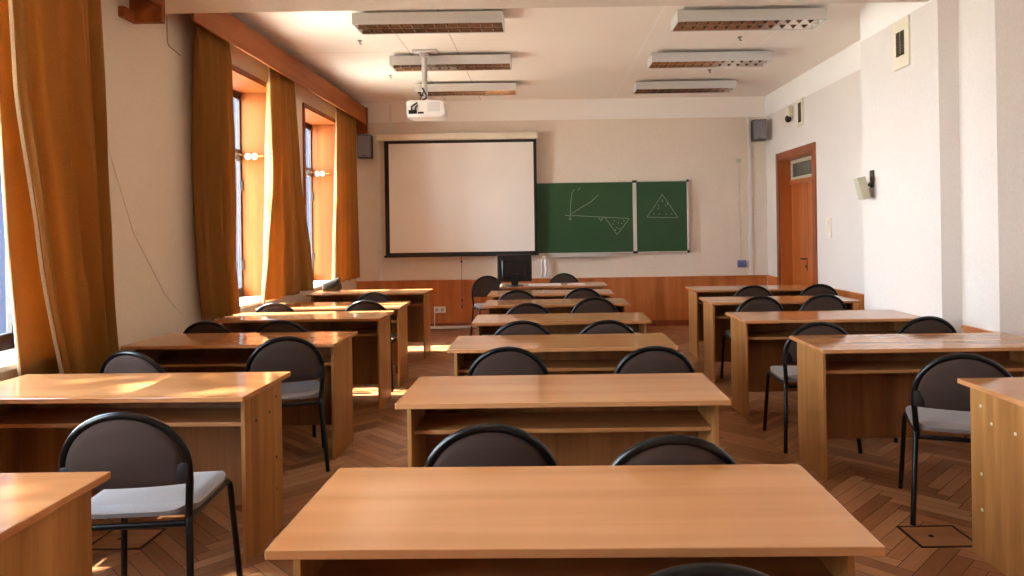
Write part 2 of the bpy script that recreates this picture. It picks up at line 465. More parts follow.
def curtain(label, rows, npl, amp, X=-2.61, ph=0, hem_lit_edge=None, lining=None):
    """rows: (z, y near edge, y far edge) from the top down; pleats become deeper downwards"""
    zt, zb = rows[0][0], rows[-1][0]
    def edge(z):
        for (za, a0, a1), (zb_, b0, b1) in zip(rows, rows[1:]):
            if z >= zb_:
                t = (za-z)/(za-zb_); t = t*t*(3-2*t)*.4+t*.6
                return a0+(b0-a0)*t, a1+(b1-a1)*t
        return rows[-1][1:]
    bm = NB(); NU, NV = npl*28, 60
    rnd = [random.uniform(.6, 1.25) for _ in range(npl+2)]
    G = []
    for j in range(NV+1):
        z = zt+(zb-zt)*j/NV; a, b = edge(z); row = []
        for i in range(NU+1):
            u = i/NU
            wob = .35*math.sin(2*PI*(u*1.3+z*.25)+ph)
            p = 2*PI*npl*u+ph+wob*.8
            k = rnd[min(int(u*npl), npl)]
            top = max(0, (z-(zt-.22))/.22)
            A = amp*k*(.55+.45*min(1, (zt-z)/1.0))*(1-.55*top)
            x = X + A*math.sin(p) + A*.30*math.sin(2*p+1.1) + A*.20*math.sin(5.3*p+z*.7+ph) + .006*math.sin(9*p)*top
            y = a+(b-a)*u + .35*A*math.cos(p)*math.sin(PI*u)
            row.append(bm.verts.new((x, y, z)))
        G.append(row)
    for j in range(NV):
        for i in range(NU): bm.faces.new((G[j][i], G[j][i+1], G[j+1][i+1], G[j+1][i]))
    o = obj('curtain', bm, M['curtain'], None, True)
    for p in o.data.polygons: p.use_smooth = True
    tag(o, label, 'curtain')
    if hem_lit_edge:
        bm = NB(); pa = []; 
        for j in range(NV+1):
            z = zt+(zb-zt)*j/NV
            x0, y0, z0 = o.data.vertices[j*(NU+1)].co
            A = bm.verts.new((x0-.004, y0-.004, z0)); B = bm.verts.new((x0-.014, y0-.012-.008*(j/NV), z0))
            C2 = bm.verts.new((x0-.016, y0-.006-.008*(j/NV), z0)); D2 = bm.verts.new((x0-.006, y0+.004, z0))
            pa.append((A, B, C2, D2))
        for p, q in zip(pa, pa[1:]):
            for k in range(4): bm.faces.new((p[k], p[(k+1) % 4], q[(k+1) % 4], q[k]))
        obj('hem_lit_edge', bm, M['lining'], o, True)
    if lining:      # turned-back edge of the curtain, showing its pale lining hem
        bm = NB(); P = []
        for (za, a0, a1), (zc, c0, c1) in zip(lining, lining[1:]):
            for k in range(12):
                t = k/12; P.append((za+(zc-za)*t, a0+(c0-a0)*t, a1+(c1-a1)*t))
        P.append(lining[-1]); G2 = []
        for (z, a, b) in P: G2.append([bm.verts.new((X-.055-.02*math.sin(PI*u/5), a+(b-a)*u/5, z)) for u in range(6)])
        for p, q in zip(G2, G2[1:]):
            for k in range(5): bm.faces.new((p[k], p[k+1], q[k+1], q[k]))
        l = obj('turned_edge', bm, M['curtain'], o, True); m = l.modifiers.new('thick', 'SOLIDIFY'); m.thickness = .003
        bm = NB(); tube(bm, [(X-.055, a, z) for (z, a, b) in P], .007, 8); obj('edge_hem', bm, M['lining'], l, True)
    m = o.modifiers.new('thick', 'SOLIDIFY'); m.thickness = .003; m.offset = 0
    return o
curtain('wide ochre curtain at the left edge of the photo, beside the nearest window', [(3.14, 3.52, 4.24), (2.2, 3.56, 4.25), (1.4, 3.70, 4.30), (.10, 4.0, 4.34)], 3, .080, -2.602, .5, hem_lit_edge=True, lining=[(3.13, 3.50, 3.58), (2.2, 3.53, 3.70), (1.4, 3.58, 3.84), (.10, 3.72, 4.1)])
curtain('ochre curtain on the near side of the middle window, tucked onto the sill', [(3.12, 5.47, 6.04), (1.9, 5.49, 6.01), (1.2, 5.53, 6.02), (.765, 5.60, 6.10)], 3, .062, -2.618, 1.2)
curtain('ochre curtain hanging between the two far windows, flaring out towards its foot', [(3.12, 6.95, 7.60), (2.0, 6.90, 7.72), (1.2, 6.74, 8.02), (.80, 6.62, 8.10)], 3, .072, -2.606, 2.2, hem_lit_edge=True)  # cream strip paints sunlight along the near edge
curtain('ochre curtain in the far corner, next to the wall with the projection screen', [(3.12, 9.22, 10.12), (2.0, 9.10, 10.14), (1.2, 8.98, 10.16), (.80, 8.95, 10.16)], 4, .066, -2.606, .3, hem_lit_edge=True)  # its near edge has sunlight painted as a cream strip

# thin cables on the window-side wall
bm = NB(); tube(bm, [(XL+.0022, 4.42, 2.45), (XL+.0022, 4.55, 1.95), (XL+.0022, 4.80, 1.45), (XL+.0022, 5.2, 1.0), (XL+.0022, 5.45, .82)], .0018, 6)
tag(obj('cable', bm, plain('grey_beige_cable', (226, 206, 190), .6), None, True), 'thin cable slanting down the bare left wall between the curtains', 'cable')
bm = NB(); tube(bm, [(XL+.003, 5.27, 3.04), (XL+.003, 5.27, 2.86), (XL+.003, 5.29, 2.83), (XL+.003, 5.46, 2.80)], .0025, 6)
tag(obj('cable', bm, plain('brown_cable', (140, 104, 84), .6), None, True), 'short bent wire hanging on the left wall under the beam end', 'cable')

# ------------------------------------------------------------------ desks
W2, DD = .671, .544
def make_desk():
    r = empty('classroom_desk')
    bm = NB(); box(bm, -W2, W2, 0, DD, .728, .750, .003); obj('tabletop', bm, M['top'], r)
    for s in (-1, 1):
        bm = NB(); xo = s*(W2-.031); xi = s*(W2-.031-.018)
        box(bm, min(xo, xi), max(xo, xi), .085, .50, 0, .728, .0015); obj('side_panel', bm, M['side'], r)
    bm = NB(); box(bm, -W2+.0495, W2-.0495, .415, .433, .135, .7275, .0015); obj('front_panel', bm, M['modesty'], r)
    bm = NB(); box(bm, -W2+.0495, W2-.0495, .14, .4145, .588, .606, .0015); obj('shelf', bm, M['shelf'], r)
    return r
G_D = 'two-seat classroom desks in three columns'
desks = [  # x, y, rotation, label
 (.056, 1.555, -.020, 'light wooden desk in the middle foreground, nearest of the middle column'),
 (.074, 2.870, -.011, 'wooden desk of the middle column, second from the camera'),
 (.112, 4.172, -.004, 'wooden desk of the middle column, third from the camera'),
 (.138, 5.343, -.005, 'wooden desk of the middle column, fourth from the camera'),
 (.126, 6.563, .001, 'wooden desk of the middle column, fifth from the camera'),
 (.087, 7.629, -.007, 'wooden desk of the middle column just in front of the monitor desk'),
 (-1.944, 1.568, 0, 'wooden desk cut off at the bottom left corner of the photo'),
 (-1.945, 3.065, -.026, 'wooden desk beside the big left curtain, sunlit top, behind the foreground chair'),
 (-1.968, 4.481, -.018, 'wooden desk of the window column, third from the camera, against the bare wall'),
 (-1.965, 5.752, 0, 'wooden desk of the window column, fourth from the camera, by the tucked curtain'),
 (-1.976, 6.600, -.002, 'wooden desk of the window column, second from the screen wall'),
 (-1.975, 8.058, .002, 'wooden desk of the window column nearest the screen wall'),
 (2.509, 2.658, 0, 'wooden desk cut off at the right edge of the photo, side panel with screw caps'),
 (2.214, 3.974, -.007, 'wooden desk of the right column, second from the camera, glossy reflecting top'),
 (2.140, 5.250, 0, 'wooden desk of the right column touching the white pier'),
 (2.200, 6.519, -.018, 'wooden desk of the right column just past the white pier'),
 (2.330, 7.823, 0, 'wooden desk of the right column nearest the door'),
]
proto = make_desk()
first = True
dobj = []
for (x, y, a, lab) in desks:
    o = proto if first else copy_tree(proto); first = False
    o.location = (x, y, 0); o.rotation_euler = (0, 0, a)
    tag(o, lab, 'desk', G_D); dobj.append(o)
def caps(desk, side, mat, spots):
    panels = [c for c in desk.children if c.name.startswith('side_panel')]
    p = [c for c in panels if (sum(v.co.x for v in c.data.vertices) > 0) == (side > 0)][0]
    for (yy, zz) in spots:
        bm = NB(); x = side*(W2-.031)
        tube(bm, [(x-side*.001, yy, zz), (x+side*.0015, yy, zz), (x+side*.003, yy, zz)], .007, 12, rad=[.0075, .0075, .005])
        obj('screw_cap', bm, mat, p, True)
SP = [(.424, .654), (.424, .363), (.424, .21), (.35, .597), (.20, .598)]
caps(dobj[12], -1, M['capL'], SP)
caps(dobj[7], 1, M['capD'], SP)

# teacher's desk : plain table with end panels, no shelf
t = thing('teacher_desk', 'plain wooden desk under the black monitor, in front of the screen wall', 'desk', (.136, 8.70, 0))
bm = NB(); box(bm, -.655, .655, 0, .55, .728, .750, .003); obj('tabletop', bm, M['top'], t)
for s in (-1, 1):
    bm = NB(); box(bm, min(s*.60, s*.618), max(s*.60, s*.618), .04, .51, 0, .728, .0015); obj('side_panel', bm, M['side'], t)
bm = NB(); box(bm, -.6, .6, .06, .078, .2, .7275, .0015); obj('front_panel', bm, M['modesty'], t)

# ------------------------------------------------------------------ chairs
AW, ZT = .212, .83
def arch_y(x, z):
    return -.195 - .05*max(0, (z-.43))/.40 - .022*(1-(x/AW)**2)*max(0, min(1, (z-.5)/.15))
def make_chair():
    r = empty('classroom_chair')
    # seat cushion
    bm = NB(); NX = NY = 16
    top = []; bot = []
    def sq(i, j):   # rounded square
        u = -1+2*i/NX; v = -1+2*j/NY
        k = .12*(abs(u)**6)*(abs(v)**6)
        return u*(1-k)*.215, v*(1-k)*.205+.005
    for j in range(NY+1):
        rt = []; rb = []
        for i in range(NX+1):
            x, y = sq(i, j); u = abs(x)/.215; v = abs(y-.005)/.205
            e = max(u, v); zt = .472 - .020*max(0, (e-.86)/.14)**2 + .004*(1-e)
            zt -= .012*max(0, (y-.13)/.08)**2
            rt.append(bm.verts.new((x, y, zt))); rb.append(bm.verts.new((x*.985, .005+(y-.005)*.985, .436)))
        top.append(rt); bot.append(rb)
    for j in range(NY):
        for i in range(NX):
            bm.faces.new((top[j][i], top[j][i+1], top[j+1][i+1], top[j+1][i]))
            bm.faces.new((bot[j][i], bot[j+1][i], bot[j+1][i+1], bot[j][i+1]))
    ring = [(0, i) for i in range(NX)]+[(j, NX) for j in range(NY)]+[(NY, i) for i in range(NX, 0, -1)]+[(j, 0) for j in range(NY, 0, -1)]
    for (a, b), (c, e) in zip(ring, ring[1:]+ring[:1]):
        bm.faces.new((top[a][b], bot[a][b], bot[c][e], top[c][e]))
    obj('seat', bm, M['seat'], r, True)
    # arched back tube
    zc = .615; B = ZT-.014-zc; pts = []
    pts.append((.198, -.185, .415))
    for z in (.44, .50, .56): pts.append((.202+.010*(z-.44)/.12, arch_y(AW, z), z))
    for k in range(0, 25):
        a = PI*k/24
        x, z = AW*math.cos(a), zc+B*math.sin(a)
        pts.append((x, arch_y(x, z), z))
    for z in (.56, .50, .44): pts.append((-(.202+.010*(z-.44)/.12), arch_y(AW, z), z))
    pts.append((-.198, -.185, .415))
    bm = NB(); tube(bm, pts, .0138, 12); arch = obj('back_frame', bm, M['black'], r, True)
    # upholstered back panel inside the arch
    bm = NB(); NX, NZ = 20, 10; F = []; R = []
    a, b = AW-.012, B-.012; zb = .555
    for j in range(NZ+1):
        f = []; q = []
        for i in range(NX+1):
            u = -1+2*i/NX; uu = math.sin(u*PI/2)*.995
            zt = zc+b*math.sqrt(max(0, 1-uu*uu)); z0 = zb-.006*(1-uu*uu)
            z = z0+(zt-z0)*j/NZ; x = uu*a
            ed = min(1, (1-abs(uu))*9, (NZ-j)*1.0, j*1.0+.3)
            yc = arch_y(x, z); th = .007+.009*max(0, ed)
            f.append(bm.verts.new((x, yc+th, z))); q.append(bm.verts.new((x, yc-th*.8, z)))
        F.append(f); R.append(q)
    for j in range(NZ):
        for i in range(NX):
            bm.faces.new((F[j][i], F[j+1][i], F[j+1][i+1], F[j][i+1])); bm.faces.new((R[j][i], R[j][i+1], R[j+1][i+1], R[j+1][i]))
    ring = [(0, i) for i in range(NX)]+[(j, NX) for j in range(NZ)]+[(NZ, i) for i in range(NX, 0, -1)]+[(j, 0) for j in range(NZ, 0, -1)]
    for (p, s), (c, e) in zip(ring, ring[1:]+ring[:1]): bm.faces.new((F[p][s], F[c][e], R[c][e], R[p][s]))
    obj('backrest', bm, M['back'], r, True)
    for s in (-1, 1):
        bm = NB(); y = arch_y(AW, .6); box(bm, min(s*.172, s*.216), max(s*.172, s*.216), y-.019, y+.012, .56, .635, .005); obj('bracket', bm, M['blackplastic'], r, True)
    # under-seat frame
    bm = NB()
    for s in (-1, 1):
        tube(bm, [(s*.200, -.20, .424), (s*.204, -.05, .424), (s*.204, .165, .424)], .0125, 10)
    tube(bm, [(-.2, -.195, .405), (.2, -.195, .405)], .0115, 10); tube(bm, [(-.2, .10, .421), (.2, .10, .421)], .0115, 10)
    obj('seat_frame', bm, M['black'], r, True)
    for s in (-1, 1):
        bm = NB(); tube(bm, [(s*.204, .16, .424), (s*.206, .185, .422), (s*.208, .203, .410), (s*.210, .212, .388), (s*.232, .245, .0)], .0125, 10)
        obj('leg', bm, M['black'], r, True)
        bm = NB(); tube(bm, [(s*.204, -.190, .43), (s*.206, -.205, .405), (s*.232, -.27, 0)], .0125, 10); obj('leg', bm, M['black'], r, True)
    return r
cp = make_chair()
G_C = 'black tube chairs with rounded backs'
def L_(a): return 'black-framed brown chair, ' + a
chairs = [  # arch x, arch y, rotation, label
 (.292, 1.31, 0, L_('only its top showing below the foreground desk')),
 (-.174, 2.275, .01, L_('left one just behind the foreground middle desk')),
 (.383, 2.12, -.02, L_('right one just behind the foreground middle desk')),
 (-.188, 3.78, 0, L_('left one at the third desk of the middle column')),
 (.580, 3.73, .01, L_('right one at the third desk of the middle column')),
 (-.140, 4.86, 0, L_('left one at the fourth desk of the middle column')),
 (.432, 4.82, 0, L_('right one at the fourth desk of the middle column')),
 (-.121, 6.01, 0, L_('left one at the fifth desk of the middle column')),
 (.467, 6.44, 0, L_('right one at the fifth desk of the middle column')),
 (-.260, 7.34, .02, L_('middle column, straight below the monitor')),
 (.423, 7.46, 0, L_('right one at the desk before the monitor desk')),
 (.303, 9.98, PI, L_('behind the teacher desk under the chalkboard tray')),
 (-.74, 9.68, PI+.3, L_('turned sideways left of the monitor, before the wood panelling')),
 (-1.475, 2.50, .09, L_('big and whole in the left foreground, seat shining')),
 (-1.530, 4.27, .34, L_('right one behind the sunlit left desk, seat visible')),
 (-2.216, 3.84, -.22, L_('left one peeking over the sunlit left desk by the curtain')),
 (-2.38, 5.08, -.1, L_('left one at the fourth window desk, below the tucked curtain')),
 (-1.855, 5.085, 0, L_('right one at the fourth window desk')),
 (-2.370, 6.355, 0, L_('left one at the second window desk from the screen wall')),
 (-1.594, 6.47, 0, L_('right one at the second window desk from the screen wall')),
 (-1.712, 7.30, 0, L_('at the window desk nearest the screen wall')),
 (1.975, 3.37, -.36, L_('whole at right, beside the cut-off right desk')),
 (1.755, 4.55, -.05, L_('right column, left one before the desk touching the pier')),
 (2.545, 4.75, 0, L_('right column, right one before the desk touching the pier')),
 (1.918, 6.32, 0, L_('right column, left one at the desk past the pier')),
 (2.506, 6.39, 0, L_('right column, right one at the desk past the pier')),
 (2.190, 7.46, 0, L_('left one at the right-column desk nearest the door')),
 (2.888, 7.49, 0, L_('right one at the right-column desk nearest the door')),
]
first = True
for (ax, ay, rz, lab) in chairs:
    o = cp if first else copy_tree(cp); first = False
    off = Matrix.Rotation(rz, 3, 'Z') @ Vector((0, .262, 0))
    o.location = (ax+off.x, ay+off.y, 0); o.rotation_euler = (0, 0, rz)
    tag(o, lab, 'chair', G_C)

# ------------------------------------------------------------------ floor hatches
def hatch(label, x0, x1, y0, y1):
    h = thing('floor_hatch', label, 'floor hatch', ((x0+x1)/2, (y0+y1)/2, 0))
    a, b = (x1-x0)/2, (y1-y0)/2
    bm = NB()
    for (p, q, r_, s) in ((-a, a, -b, -b+.012), (-a, a, b-.012, b), (-a, -a+.012, -b+.012, b-.012), (a-.012, a, -b+.012, b-.012)): box(bm, p, q, r_, s, .0002, .003)
    obj('edge', bm, M['darkline'], h)
    bm = NB(); box(bm, -a+.013, a-.013, -b+.013, b-.013, .0002, .0028, .0005, 1); obj('lid', bm, M['hatchwood'], h)
    bm = NB(); disc(bm, (-.03, .0, .0028), (0, 0, 1), .012, .001); obj('finger_hole', bm, M['darkline'], h)
hatch('small square floor hatch with dark edge, in the right aisle below the chair', 1.665, 1.935, 3.195, 3.425)
hatch('small square floor hatch with dark edge, under the left foreground chair', -2.125, -1.858, 3.300, 3.53)

# ------------------------------------------------------------------ back wall : board, screen, conduits
YB = 10.50
b = thing('chalkboard', 'green wall chalkboard with aluminium frame and two chalked drawings', 'chalkboard', (0, YB, 0))
def panel(x0, x1):
    bm = NB(); box(bm, x0, x1, 0, .02, 1.09, 2.112, .002); return obj('board_panel', bm, M['board'], b)
p1 = panel(-.95, 1.34); p2 = panel(1.39, 2.128)
bm = NB()
for x0, x1 in ((1.338, 1.364), (1.366, 1.392), (2.126, 2.152)): box(bm, x0, x1, -.014, .022, 1.075, 2.125, .003)
for x0, x1 in ((-.95, 1.338), (1.392, 2.126)):
    box(bm, x0, x1, -.006, .022, 1.075, 1.092, .002); box(bm, x0, x1, -.004, .022, 2.110, 2.120, .002)
obj('frame', bm, M['alu'], b)
for x, z in ((1.365, 1.085), (1.365, 2.115), (2.139, 1.085), (2.139, 2.115)):
    bm = NB(); wd = .034 if x < 2 else .017
    box(bm, x-wd, x+wd, -.018, .02, z-.018, z+.018, .004); obj('corner_cap', bm, M['blackplastic'], b)
bm = NB(); box(bm, .10, 1.03, -.075, .02, 1.040, 1.047, .001); box(bm, .10, 1.03, -.078, -.072, 1.034, 1.066, .001); obj('chalk_tray', bm, M['alu'], b)
def chalk(parent, strokes, dots=()):
    bm = NB()
    for s in strokes:
        pts = []
        for (xa, za), (xb, zb) in zip(s, s[1:]):
            for k in range(8): pts.append((xa+(xb-xa)*k/8+random.uniform(-.002, .002), -.0005, za+(zb-za)*k/8+random.uniform(-.002, .002)))
        pts.append((s[-1][0], -.0005, s[-1][1]))
        tube(bm, pts, .0035, 6)
    for (x, z) in dots: ball(bm, (x, -.0005, z), .0075, 1, .25, 1)
    obj('chalk_drawing', bm, M['chalk'], parent, True)
chalk(p1, [((0.489, 2.019), (0.452, 1.960), (0.430, 1.780), (0.421, 1.571)), ((0.348, 1.638), (0.607, 1.626), (0.926, 1.601)), ((0.428, 1.651), (0.569, 1.738), (0.709, 1.816), (0.841, 1.930)), ((0.926, 1.601), (1.004, 1.492), (1.105, 1.347), (1.193, 1.460), (1.284, 1.578), (1.085, 1.591), (0.926, 1.601)), ((0.836, 1.605), (0.869, 1.550), (0.916, 1.609)), ((0.397, 1.582), (0.447, 1.577)), ((0.543, 2.002), (0.577, 2.037))],
      [(1.064, 1.547), (1.124, 1.521), (1.044, 1.502), (1.099, 1.447), (1.173, 1.510), (1.078, 1.412), (1.132, 1.431), (1.204, 1.545)])
chalk(p2, [((1.768, 1.919), (1.656, 1.752), (1.540, 1.592), (1.763, 1.585), (1.992, 1.581), (1.885, 1.748), (1.768, 1.919))],
      [(1.767, 1.840), (1.716, 1.761), (1.815, 1.759), (1.705, 1.721), (1.644, 1.642), (1.724, 1.637), (1.823, 1.635), (1.903, 1.638), (1.846, 1.779), (1.776, 1.820)])
# projection screen, hanging a little in front of the board
s = thing('projection_screen', 'large white pull-down projection screen with black border on the far wall', 'projection screen', (-1.16, 10.40, 0))
bm = NB(); box(bm, -1.03, 1.06, -.002, .002, 1.13, 2.705); obj('screen_sheet', bm, M['screen'], s)
bm = NB()
for (x0, x1, z0, z1) in ((-1.092, -1.03, 1.095, 2.745), (1.06, 1.105, 1.095, 2.745), (-1.03, 1.06, 1.095, 1.13), (-1.03, 1.06, 2.705, 2.745)): box(bm, x0, x1, -.0025, .0025, z0, z1)
obj('border', bm, M['blackplastic'], s)
bm = NB(); box(bm, -1.115, 1.12, -.016, .016, 1.065, 1.095, .006); obj('bottom_bar', bm, M['blackplastic'], s)
bm = NB(); box(bm, -1.20, 1.125, -.045, .045, 2.752, 2.845, .012, 3); obj('case', bm, M['cream'], s)
for x in (-1.0, .93):
    bm = NB(); box(bm, x-.03, x+.03, .0455, .148, 2.77, 2.83, .003); obj('wall_bracket', bm, M['metal'], s)
bm = NB(); tube(bm, [(.0, 0, 1.065), (.0, 0, .34)], .0035, 6)
for z in (.34, .43, .99): ball(bm, (0, 0, z), .014, 1, 1, 1.6)
obj('pull_cord', bm, plain('brown_cord', (84, 52, 34), .7), s, True)

def onwall(name, label, cat, bm, mat, smooth=False, group=None):
    return tag(obj(name, bm, mat, None, smooth), label, cat, group)
bm = NB(); box(bm, -2.385, -2.35, Y1-.015, Y1-.001, .725, 2.75, .002)
onwall('cable_conduit', 'white vertical cable conduit below the left end of the screen', 'cable conduit', bm, M['white'])
bm = NB(); box(bm, -2.20, -2.17, Y1-.013, Y1-.001, 2.86, 3.30, .002)
onwall('cable_conduit', 'short pale conduit above the left end of the screen case', 'cable conduit', bm, M['white'])
bm = NB(); box(bm, 3.035, 3.08, Y1-.02, Y1-.001, .725, 3.04, .003)
onwall('cable_conduit', 'tall white conduit in the corner under the right loudspeaker', 'cable conduit', bm, M['white'])
bm = NB(); box(bm, -1.67, -.35, Y1-.06, Y1-.035, .012, .05, .003)
onwall('cable_conduit', 'white conduit along the floor below the screen', 'cable conduit', bm, M['white'])
o = thing('power_socket', 'double white power socket low on the orange panelling below the screen', 'socket', (-1.50, Y1-.018, .29))
bm = NB(); box(bm, -.085, .085, -.045, -.001, -.045, .045, .006); obj('housing', bm, M['paper'], o)
for x in (-.04, .04):
    bm = NB(); disc(bm, (x, -.045, 0), (0, -1, 0), .026, .004); obj('outlet', bm, M['beige'], o, True)
bm = NB(); tube(bm, [(-.075, -.02, -.045), (-.08, -.02, -.20), (-.08, -.028, -.24)], .007, 8); obj('cable', bm, M['paper'], o, True)
o = thing('wall_socket', 'blue-grey socket on the far wall near the right corner', 'socket', (2.925, Y1, .893))
bm = NB(); box(bm, -.065, .065, -.04, -.001, -.05, .05, .008); obj('housing', bm, M['blue'], o)
bm = NB(); disc(bm, (0, -.04, 0), (0, -1, 0), .032, .006); obj('outlet', bm, M['blue'], o, True)
o = thing('cable_junction', 'tiny grey junction with a thin wire down the far wall', 'junction box', (2.90, Y1, 2.40))
bm = NB(); box(bm, -.035, .035, -.025, -.001, -.03, .03, .005); obj('housing', bm, M['beige'], o)
bm = NB(); tube(bm, [(0, -.006, -.03), (.0, -.006, -1.44)], .004, 6); obj('wire', bm, M['white'], o, True)
o = thing('hanging_cloth', 'white rag hanging at the left end of the chalk tray', 'cloth', (.03, 10.47, 1.06))
bm = NB(); N = 14; G = []
for j in range(13):
    z = -.30*j/12; row = []
    for i in range(N+1):
        u = i/N; wd = .022+.028*min(1, j/6)
        row.append(bm.verts.new(((u-.5)*2*wd+.006*math.sin(j), -.012-.014*math.sin(u*PI*3+.5*j/12)*(j/12+.3), z-.02*math.sin(u*PI)*(j/12))))
    G.append(row)
for j in range(12):
    for i in range(N): bm.faces.new((G[j][i], G[j][i+1], G[j+1][i+1], G[j+1][i]))
c = obj('rag', bm, M['paper'], o, True); m = c.modifiers.new('thick', 'SOLIDIFY'); m.thickness = .004
bm = NB(); tube(bm, [(0, .075, .0), (0, .0, .005), (0, -.012, -.005)], .004, 6); obj('hook', bm, M['metal'], o, True)

# loudspeakers
def speaker(label, x, y, z, wd, h, rz, side):
    o = thing('loudspeaker', label, 'loudspeaker', (x, y, z), rz)
    bm = NB(); box(bm, -wd/2, wd/2, -.075, .10, 0, h, .01); obj('cabinet', bm, M['blackplastic'], o)
    bm = NB(); box(bm, -wd/2+.006, wd/2-.006, -.088, -.0755, .012, h-.012, .006); g = obj('grille', bm, M['greyspk'], o)
    bm = NB(); box(bm, -.03, .03, -.0905, -.0885, .022, .034, .001); obj('badge', bm, M['blackplastic'], g)
    bm = NB(); box(bm, -.03, .03, .1005, .125, h/2-.05, h/2+.05, .003); tube(bm, [(0, .12, h/2), (side*.02, .22, h/2)], .014, 8); obj('bracket', bm, M['blackplastic'], o, True)
speaker('grey loudspeaker high in the right far corner above the door side', 3.14, 10.33, 2.66, .19, .30, -.10, 0)
speaker('grey loudspeaker high on the far wall between curtain and screen', -2.52, 10.36, 2.50, .20, .33, .08, 0)

# ------------------------------------------------------------------ things on the teacher's desk
o = thing('computer_monitor', 'black flat computer monitor seen from behind, on the teacher desk', 'monitor', (-.338, 8.84, .75), .06)
bm = NB(); box(bm, -.212, .212, -.02, .035, .055, .385, .012, 3); obj('shell', bm, M['blackplastic'], o)
bm = NB(); box(bm, -.155, .155, -.05, -.0205, .10, .32, .014, 3); obj('rear_cover', bm, M['screenglass'], o)
bm = NB(); box(bm, -.195, .195, .0355, .038, .075, .37); obj('display', bm, M['screenglass'], o)
bm = NB(); prism(bm, [(-.04, .012), (.04, .012), (.05, .16), (-.05, .16)], 'xz', -.078, -.0505); bmesh.ops.bevel(bm, geom=bm.edges[:], offset=.006, segments=2, affect='EDGES'); obj('neck', bm, M['blackplastic'], o, True)
bm = NB(); tube(bm, [(0, -.03, 0), (0, -.03, .008), (0, -.03, .014)], .11, 28, rad=[.112, .11, .095]); obj('base', bm, M['blackplastic'], o, True)
o = thing('computer_mouse', 'small pale computer mouse left of the monitor foot', 'mouse', (-.49, 8.80, .7505))
bm = NB(); ball(bm, (0, 0, .0), .034, .9, 1.5, 1.0)
bmesh.ops.bisect_plane(bm, geom=bm.verts[:]+bm.edges[:]+bm.faces[:], plane_co=(0, 0, 0), plane_no=(0, 0, -1), clear_outer=True)
obj('shell', bm, M['cream'], o, True)
bm = NB(); box(bm, -.004, .004, .01, .03, .028, .036, .002); obj('wheel', bm, M['blackplastic'], o)
o = thing('keyboard', 'pale keyboard lying right of the monitor foot', 'keyboard', (.03, 8.85, .7505), .05)
bm = NB(); box(bm, -.20, .20, -.06, .06, 0, .016, .004); obj('case', bm, M['paper'], o)
bm = NB()
for j in range(5):
    for i in range(16): box(bm, -.188+i*.0236, -.188+i*.0236+.019, -.05+j*.020, -.05+j*.020+.016, .0162, .022, .002, 1)
obj('keys', bm, M['metal'], o)
bm = NB()
for k in range(6):
    mt = Matrix.Translation((.42, 8.90, .7506+k*.0016)) @ Matrix.Rotation(.1*k-.2, 4, 'Z'); box(bm, -.105, .105, -.07, .07, 0, .0014, 0, 1, mt)
onwall('paper_stack', 'loose white papers on the teacher desk right of the keyboard', 'papers', bm, M['paper'])
# unidentified dark lump on the farthest window desk
bm = NB(); box(bm, -.10, .10, -.08, .08, 0, .13, .035, 4)
for v in bm.verts: v.co.x += .012*math.sin(v.co.z*40+v.co.y*20); v.co.z *= 1+.25*math.sin(v.co.x*14)
for v in bm.verts: v.co.z = max(0, v.co.z)
o = onwall('dark_lump', 'small dark lump on the windowside end of the farthest left desk', 'lump', bm, plain('dark_olive', (44, 36, 26), .9), True)
o.location = (-2.48, 8.48, .7505)

# ------------------------------------------------------------------ right wall fittings
o = thing('wall_switch', 'white double light switch plate on the wall right of the door', 'light switch', (XR, 8.28, 1.39))
bm = NB(); box(bm, -.012, -.001, -.075, .075, -.10, .13, .003); obj('plate', bm, M['cream'], o)
for z in (-.05, .06):
    bm = NB(); box(bm, -.019, -.0125, -.03, .03, z-.035, z+.035, .003); obj('rocker', bm, M['porcelain'], o)
o = thing('wall_detector', 'beige tilted sensor on a dark bracket, on the white pier', 'sensor', (2.83, 6.13, 1.77))
mt = Matrix.Rotation(math.radians(-14), 4, 'Y')
bm = NB(); box(bm, -.135, -.06, -.045, .045, -.095, .095, .008, 2, mt); obj('body', bm, M['beige'], o)
bm = NB(); box(bm, -.018, -.001, -.03, .03, -.02, .13, .006); tube(bm, [(-.015, 0, .02), (-.05, 0, .0), (-.075, 0, -.01)], .014, 8)
obj('bracket', bm, M['darkslot'], o, True)
bm = NB(); box(bm, -.06, -.001, -.028, .028, -.10, -.02, .008); obj('rear_block', bm, plain('grey_brown_plastic', (128, 110, 104), .5), o)
def vent(label, x, y, z, wd, h, sw, sh, split):
    o = thing('wall_vent', label, 'vent', (x, y, z))
    bm = NB(); box(bm, -.018, -.001, -wd/2, wd/2, -h/2, h/2, .003); obj('plate', bm, M['cream'], o)
    bm = NB()
    n = 2 if split else 1
    for i in range(n):
        a = -sw/2+i*sw/n; box(bm, -.021, -.0185, a+.004, a+sw/n-.004, -sh/2, sh/2, .001)
    g = obj('grille', bm, M['darkslot'], o)
    bm = NB(); k = 9
    for i in range(k): box(bm, -.025, -.0212, -sw/2+.006, sw/2-.006, -sh/2+(i+.4)*sh/k, -sh/2+(i+.6)*sh/k)
    obj('louvre', bm, plain('vent_slat', (96, 84, 68), .6), g)
vent('cream wall vent with dark slot high on the white pier', 2.83, 5.60, 2.84, .24, .38, .13, .19, True)
vent('cream wall vent with dark slot above the door', XR, 9.12, 2.87, .20, .34, .11, .25, False)
o = thing('dome_camera', 'small dark dome camera on a cream block above the door', 'camera', (XR, 9.42, 2.88))
bm = NB(); box(bm, -.07, -.001, -.04, .04, -.02, .12, .008); obj('mount', bm, M['cream'], o)
bm = NB(); ball(bm, (-.06, 0, -.045), .042, 1, 1, 1.15); obj('dome', bm, M['blackplastic'], o, True)

